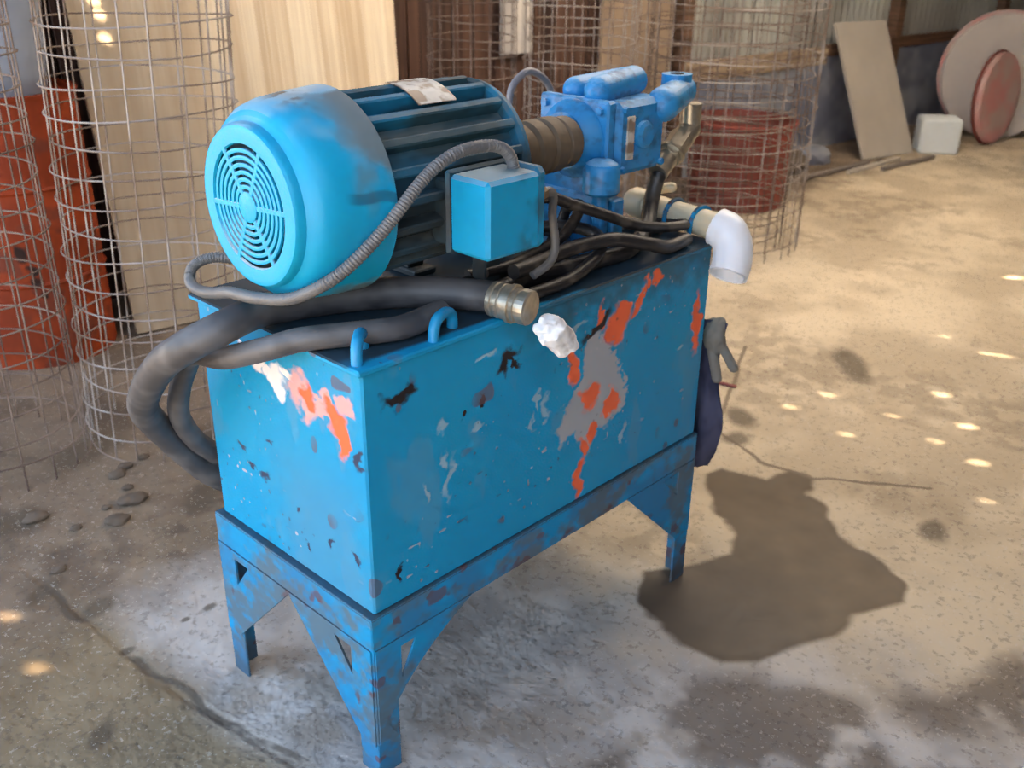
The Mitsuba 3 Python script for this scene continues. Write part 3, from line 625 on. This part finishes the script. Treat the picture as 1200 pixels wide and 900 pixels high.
for k, t in enumerate((.50, .80)):
    p = A + (B - A) * t
    ex = np.cross(dd, [0, 0, 1]); ex /= np.linalg.norm(ex)
    pts = [p + ex * .040 + [0, 0, -.036], p + ex * .036 + [0, 0, .01]] + [p + ex * .036 * math.cos(q_) + np.array([0, 0, .036 * math.sin(q_)]) for q_ in np.linspace(.4, math.pi - .4, 7)] + [p - ex * .036 + [0, 0, .01], p - ex * .040 + [0, 0, -.036]]
    add('pipe_strap', sweep(spline(pts, 4), .0055, 8), 'm_stand', U, smooth=50)

# rag and grey cloth on the far end of the tank
def cloth(x, ys, zs, seed, depth, ny=26, nz=34, taper=.35):
    a, b = np.meshgrid(np.linspace(0, 1, ny), np.linspace(0, 1, nz), indexing='ij')
    z = zs[1] + (zs[0] - zs[1]) * b
    mid, half = (ys[0] + ys[1]) / 2, (ys[1] - ys[0]) / 2
    y = mid + (a * 2 - 1) * half * (1 - taper * b * b + .15 * np.sin(b * 7 + seed))
    z = z - .07 * np.abs(a - .4) * b
    xx = x + depth * (meshkit.fbm(np.stack([a * 7, b * 2.2, a * 0 + seed], -1), 3, seed) + .25 * np.sin(a * 14 + b * 2)) * (.3 + .7 * b)
    v = np.stack([xx, y, z], -1).reshape(-1, 3)
    I, J = np.meshgrid(np.arange(ny - 1), np.arange(nz - 1), indexing='ij')
    q = np.stack([I * nz + J, (I + 1) * nz + J, (I + 1) * nz + J + 1, I * nz + J + 1], -1).reshape(-1, 4)
    n = len(v); v = np.vstack([v, v + [.003, 0, 0]])
    return (v, np.vstack([q, q[:, ::-1] + n]))
add('rag', cloth(1.078, (-.035, .16), (.33, .74), 3, .07), 'm_rag', None, smooth=True, label='dark navy rag hanging on the far end of the tank', cat='rag')
add('glove', cat(lump((1.095, -.005, .70), .040, 9, (.6, .75, 1.2), .4, 3), capsule((1.10, -.02, .68), (1.115, -.055, .62), .012), capsule((1.095, .0, .66), (1.10, -.02, .585), .013)), 'm_greyrag', None, smooth=True, label='grey crumpled glove stuck at the tank end above the navy rag', cat='glove')

# ------------------------------------------------------------------ wire cages
def ring(R, wob, seed, r=.0029, n=44, sides=5):
    t = np.linspace(0, 2 * math.pi, n + 1)
    k = 1 + wob * np.sin(2 * t + seed) + wob * .6 * np.sin(3 * t + 2 * seed)
    p = np.stack([R * k * np.cos(t), R * k * np.sin(t), .006 * np.sin(2 * t + seed * 1.7)], -1)
    return sweep(p, r, sides, caps=False)
def cage(label, cx, cy, R, H, lean=(0, 0), nv=20, dz=.085, mtl='m_wire', seed=0, wob=.03, group=None):
    """Upright roll of welded wire mesh: rings and upright wires, each a part."""
    k = thing('wire_cage', label, 'cage', group)
    z0 = float(floor_z(cx, cy)) - .012
    rr = random.Random(seed)
    rings = [ply(ring(R, wob, seed + i), mtl, 60) for i in range(3)]
    nR = int(H / dz)
    for i in range(nR + 1):
        z = i * dz + .008
        a = rr.uniform(-1.2, 1.2)
        add('ring_wire', rings[i % 3], None, k, to_world=T().translate([cx + lean[0] * z, cy + lean[1] * z, z0 + z]).rotate([0, 0, 1], rr.uniform(-4, 4)).rotate([1, 0, 0], a))
    up = ply(sweep(np.array([[0, 0, 0], [lean[0] * H * .5, lean[1] * H * .5, H * .5], [lean[0] * H, lean[1] * H, H]]), .0028, 6), mtl, 60)
    for j in range(nv):
        t = 2 * math.pi * (j + rr.uniform(-.12, .12)) / nv
        add('upright_wire', up, None, k, to_world=T().translate([cx + R * math.cos(t), cy + R * math.sin(t), z0]))
    return k
cage('tall cylinder of rusty welded wire mesh, in front of the plywood sheet', .525, 1.80, .275, 1.75, lean=(.03, -.03), seed=1)
cage('cylinder of rusty wire mesh cut off by the left edge, before the orange drum', -.025, 2.0, .30, 1.75, lean=(.0, .0), seed=2, mtl='m_rustwire')
cage('narrow cylinder of wire mesh against the dark plank wall behind the motor', 2.70, 2.52, .22, 1.5, seed=3, mtl='m_rustwire', nv=16)
cage('cylinder of wire mesh behind the pump, left of the widest one', 3.05, 2.12, .27, 1.5, seed=4)
cage('widest cylinder of wire mesh, right of the pump on the sandy floor', 3.80, 1.75, .49, 1.5, seed=5, nv=30, lean=(.01, .0))
cage('inner roll of rusty wire mesh standing inside the widest one', 3.82, 1.76, .40, 1.45, seed=6, nv=26, mtl='m_rustwire')

# ------------------------------------------------------------------ things along the back wall
a5 = math.radians(8)
bup = np.array([0, 0, math.cos(a5)]) - np.array([-.148, -.989, 0]) * math.sin(a5)
bn = np.cross(bup, BT); bn /= np.linalg.norm(bn)
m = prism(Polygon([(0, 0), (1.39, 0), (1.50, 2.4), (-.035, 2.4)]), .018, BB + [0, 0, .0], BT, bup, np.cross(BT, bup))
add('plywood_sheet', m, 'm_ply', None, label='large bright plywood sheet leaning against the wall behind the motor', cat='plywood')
DC = (.52, 2.85)
dk = thing('steel_drum', 'tall orange steel drum with dark spots, standing left of the plywood sheet', 'drum')
add('shell', lathe([(.0, 0), (.0, .272), (.012, .280), (.34, .280), (.35, .288), (.36, .280), (.70, .280), (.71, .288), (.72, .280), (1.045, .280), (1.045, .262), (1.03, .262), (1.03, 0)], (*DC, -.01), 'z', 64), 'm_drum', dk, smooth=35)
add('rim', lathe([(1.03, .270), (1.035, .285), (1.048, .287), (1.052, .279), (1.045, .270), (1.03, .270)], (*DC, -.01), 'z', 64), 'm_drum', dk, smooth=40)
add('tub', lathe([(1.022, 0), (1.022, .19), (1.035, .20), (1.44, .235), (1.45, .245), (1.46, .245), (1.465, .235), (1.45, .225), (1.06, .185), (1.05, 0)], (DC[0] - .02, DC[1] - .01, 0), 'z', 48), 'm_bucket', None, smooth=35, label='blue-grey plastic tub standing on the orange drum', cat='tub')
add('narrow_board', wbox(3.31, 3.55, .0, .02, .935, 2.4), 'm_paleboard', None, label='narrow pale board fixed on the dark plank wall above the motor', cat='board')
add('brown_board', wbox(4.09, 4.74, .03, .055, LOWZ + .04, 1.9), 'm_brownboard', None, label='light brown board against the wall behind the wire cages', cat='board')
def leanboard(s0, o0, w, h, lean, side, th=.025):
    a = math.radians(lean); b = math.radians(side)
    ey = np.array([0, 0, math.cos(a)]) - WN * math.sin(a)
    ex = WT * math.cos(b) + ey * math.sin(b); ey2 = ey * math.cos(b) - WT * math.sin(b)
    p = W(s0, o0, float(floor_z(*W(s0, o0)[:2])) + .004)
    return prism(sbox(0, 0, w, h), th, p, ex, ey2, np.cross(ex, ey2))
p0, p1, p3 = np.array([6.467, 2.131, 0]), np.array([6.997, 1.974, 0]), np.array([6.60, 2.585, .941])
p0[2] = float(floor_z(*p0[:2])); ex_ = p1 - p0; ex_[2] = 0; wid = np.linalg.norm(ex_); ex_ /= wid
ey_ = p3 - p0; ey_ -= ex_ * (ey_ @ ex_) * .75; ey_ /= np.linalg.norm(ey_); ez_ = np.cross(ex_, ey_); ez_ /= np.linalg.norm(ez_)
add('grey_board', prism(sbox(0, 0, wid, 1.06), .022, p0, ex_, ey_, ez_), 'm_greyboard', None, label='weathered grey board leaning against the tarp wall, right of the wire cages', cat='board')
P = np.array([7.17, 1.86])
bx = rbox(-.15, .15, -.12, .12, 0, .27, .015); bx.apply_transform(trimesh.transformations.rotation_matrix(-.95, [0, 0, 1])); bx.apply_translation([P[0], P[1], float(floor_z(P[0], P[1])) - .002])
add('white_box', bx, 'm_carton', None, label='small pale box on the floor beside the leaning grey board', cat='box')
# cable reel: large pale flange leaning on the wall, smaller pink one in front
def disc(r, th, c, yaw, tilt, hole=.0, bev=.012):
    pr = [(-th / 2, hole), (-th / 2, r - bev), (-th / 2 + bev, r), (th / 2 - bev, r), (th / 2, r - bev), (th / 2, hole)]
    m = lathe(pr + ([pr[0]] if hole else []), (0, 0, 0), 'x', 64)
    m.apply_transform(trimesh.transformations.rotation_matrix(tilt, [0, 1, 0])); m.apply_transform(trimesh.transformations.rotation_matrix(yaw, [0, 0, 1])); m.apply_translation(c); return m
rk = thing('cable_reel', 'large pale and pink round cable reel leaning by the wall at the right edge', 'reel')
RC = np.array([8.16, 1.79, .0])
YAW = math.atan2(-.60, -.80)
rd = np.array([math.cos(YAW), math.sin(YAW), 0])
fz = float(floor_z(8.0, 2.0))
add('flange', disc(.50, .06, RC + [0, 0, .49 + fz], YAW, -.12), 'm_spool', rk, smooth=35, label='large pale round flange')
add('rim', disc(.515, .035, RC - rd * .05 + [0, 0, .50 + fz], YAW, -.12), 'm_pink', rk, smooth=35, label='pink rim behind the flange')
pk = thing('pink_disc', 'smaller pink round disc standing in front of the large pale reel', 'disc')
PC = RC + rd * .36 + np.array([-.10, .09, .372 + fz])
add('face', disc(.355, .05, PC, YAW + .85, -.05), 'm_pink', pk, smooth=35)
add('edge', disc(.372, .028, PC - np.array([math.cos(YAW + .85), math.sin(YAW + .85), 0]) * .03, YAW + .85, -.05), 'm_red', pk, smooth=35, label='red edge behind the face')
P = np.array([8.72, 1.32]); fz = float(floor_z(*P))
add('bundle', lump((P[0], P[1], fz + .16), .17, 21, (1, .9, 1), .3, 3), 'm_red', None, smooth=True, label='dark red bundle on the floor at the right edge in front of the reel', cat='bundle')
# rust-red bin and dark lumps seen through the mesh
P = np.array([4.66, 2.12]); fz = float(floor_z(*P))
bn_ = thing('metal_bin', 'rust-red metal bin seen through the wire cages right of the pump', 'bin')
b0 = lathe([(0, 0), (0, .30), (.50, .33), (.51, .345), (.525, .345), (.53, .33), (.05, .29), (.04, 0)], (P[0], P[1], fz - .005), 'z', 40)
add('shell', b0, 'm_red', bn_, smooth=35)
for i, (P, r, m_, lab) in enumerate((((5.35, 2.45), .13, 'm_dirt', 'dark heap of rubble at the tarp foot, seen through the widest wire cage'), ((5.75, 2.38), .15, 'm_dirt', 'dark heap of rubble just left of the leaning grey board'), ((6.16, 2.38), .12, 'm_tarp', 'crumpled blue-grey heap at the foot of the leaning grey board'), ((7.55, 2.32), .11, 'm_dirt', 'dark lump between the pale box and the reel'))):
    fz = float(floor_z(*P))
    add('rubble_heap', lump((P[0], P[1], fz + r * .25), r, 30 + i, (1.3, 1, .7), .35, 3), m_, None, smooth=True, cat='rubble', group='rubble along the foot of the wall', label=lab)
for i, (a_, b_, lab) in enumerate((((5.6, 2.12), (6.35, 2.02), 'brown stick on the floor left of the leaning grey board'), ((5.95, 1.98), (6.65, 1.92), 'pale stick on the floor below the leaning grey board'), ((6.2, 1.84), (6.9, 1.76), 'nearest stick on the floor in front of the leaning grey board'))):
    a_, b_ = [np.array([*q_, float(floor_z(*q_)) + .016]) for q_ in (a_, b_)]
    add('stick', cyl(a_, b_, .018, 10), 'm_stick' if i % 2 == 0 else 'm_greyboard', None, smooth=40, cat='stick', group='sticks lying at the foot of the wall', label=lab)
a_, b_ = [np.array([*q_, float(floor_z(*q_)) + .006]) for q_ in ((2.19, .640), (2.21, .555))]
add('twig', cyl(a_, b_, .007, 8), 'm_red', None, smooth=40, cat='twig', label='short reddish twig on the floor beyond the navy rag')
for i in range(16):
    x, y = (.15 + .5 * nrg.random(), 1.35 + .5 * nrg.random()) if i < 10 else (-.25 + .5 * nrg.random(), 1.2 + .7 * nrg.random())
    r = .012 + .016 * nrg.random()
    add('dirt_clod', lump((x, y, float(floor_z(x, y)) + r * .3), r, 60 + i, (1.3, 1, .6), .4, 2), 'm_dirt', None, smooth=True, cat='clod', group='dirt clods under the wire cages', label='small dark clod of dirt on the floor around the wire cages')
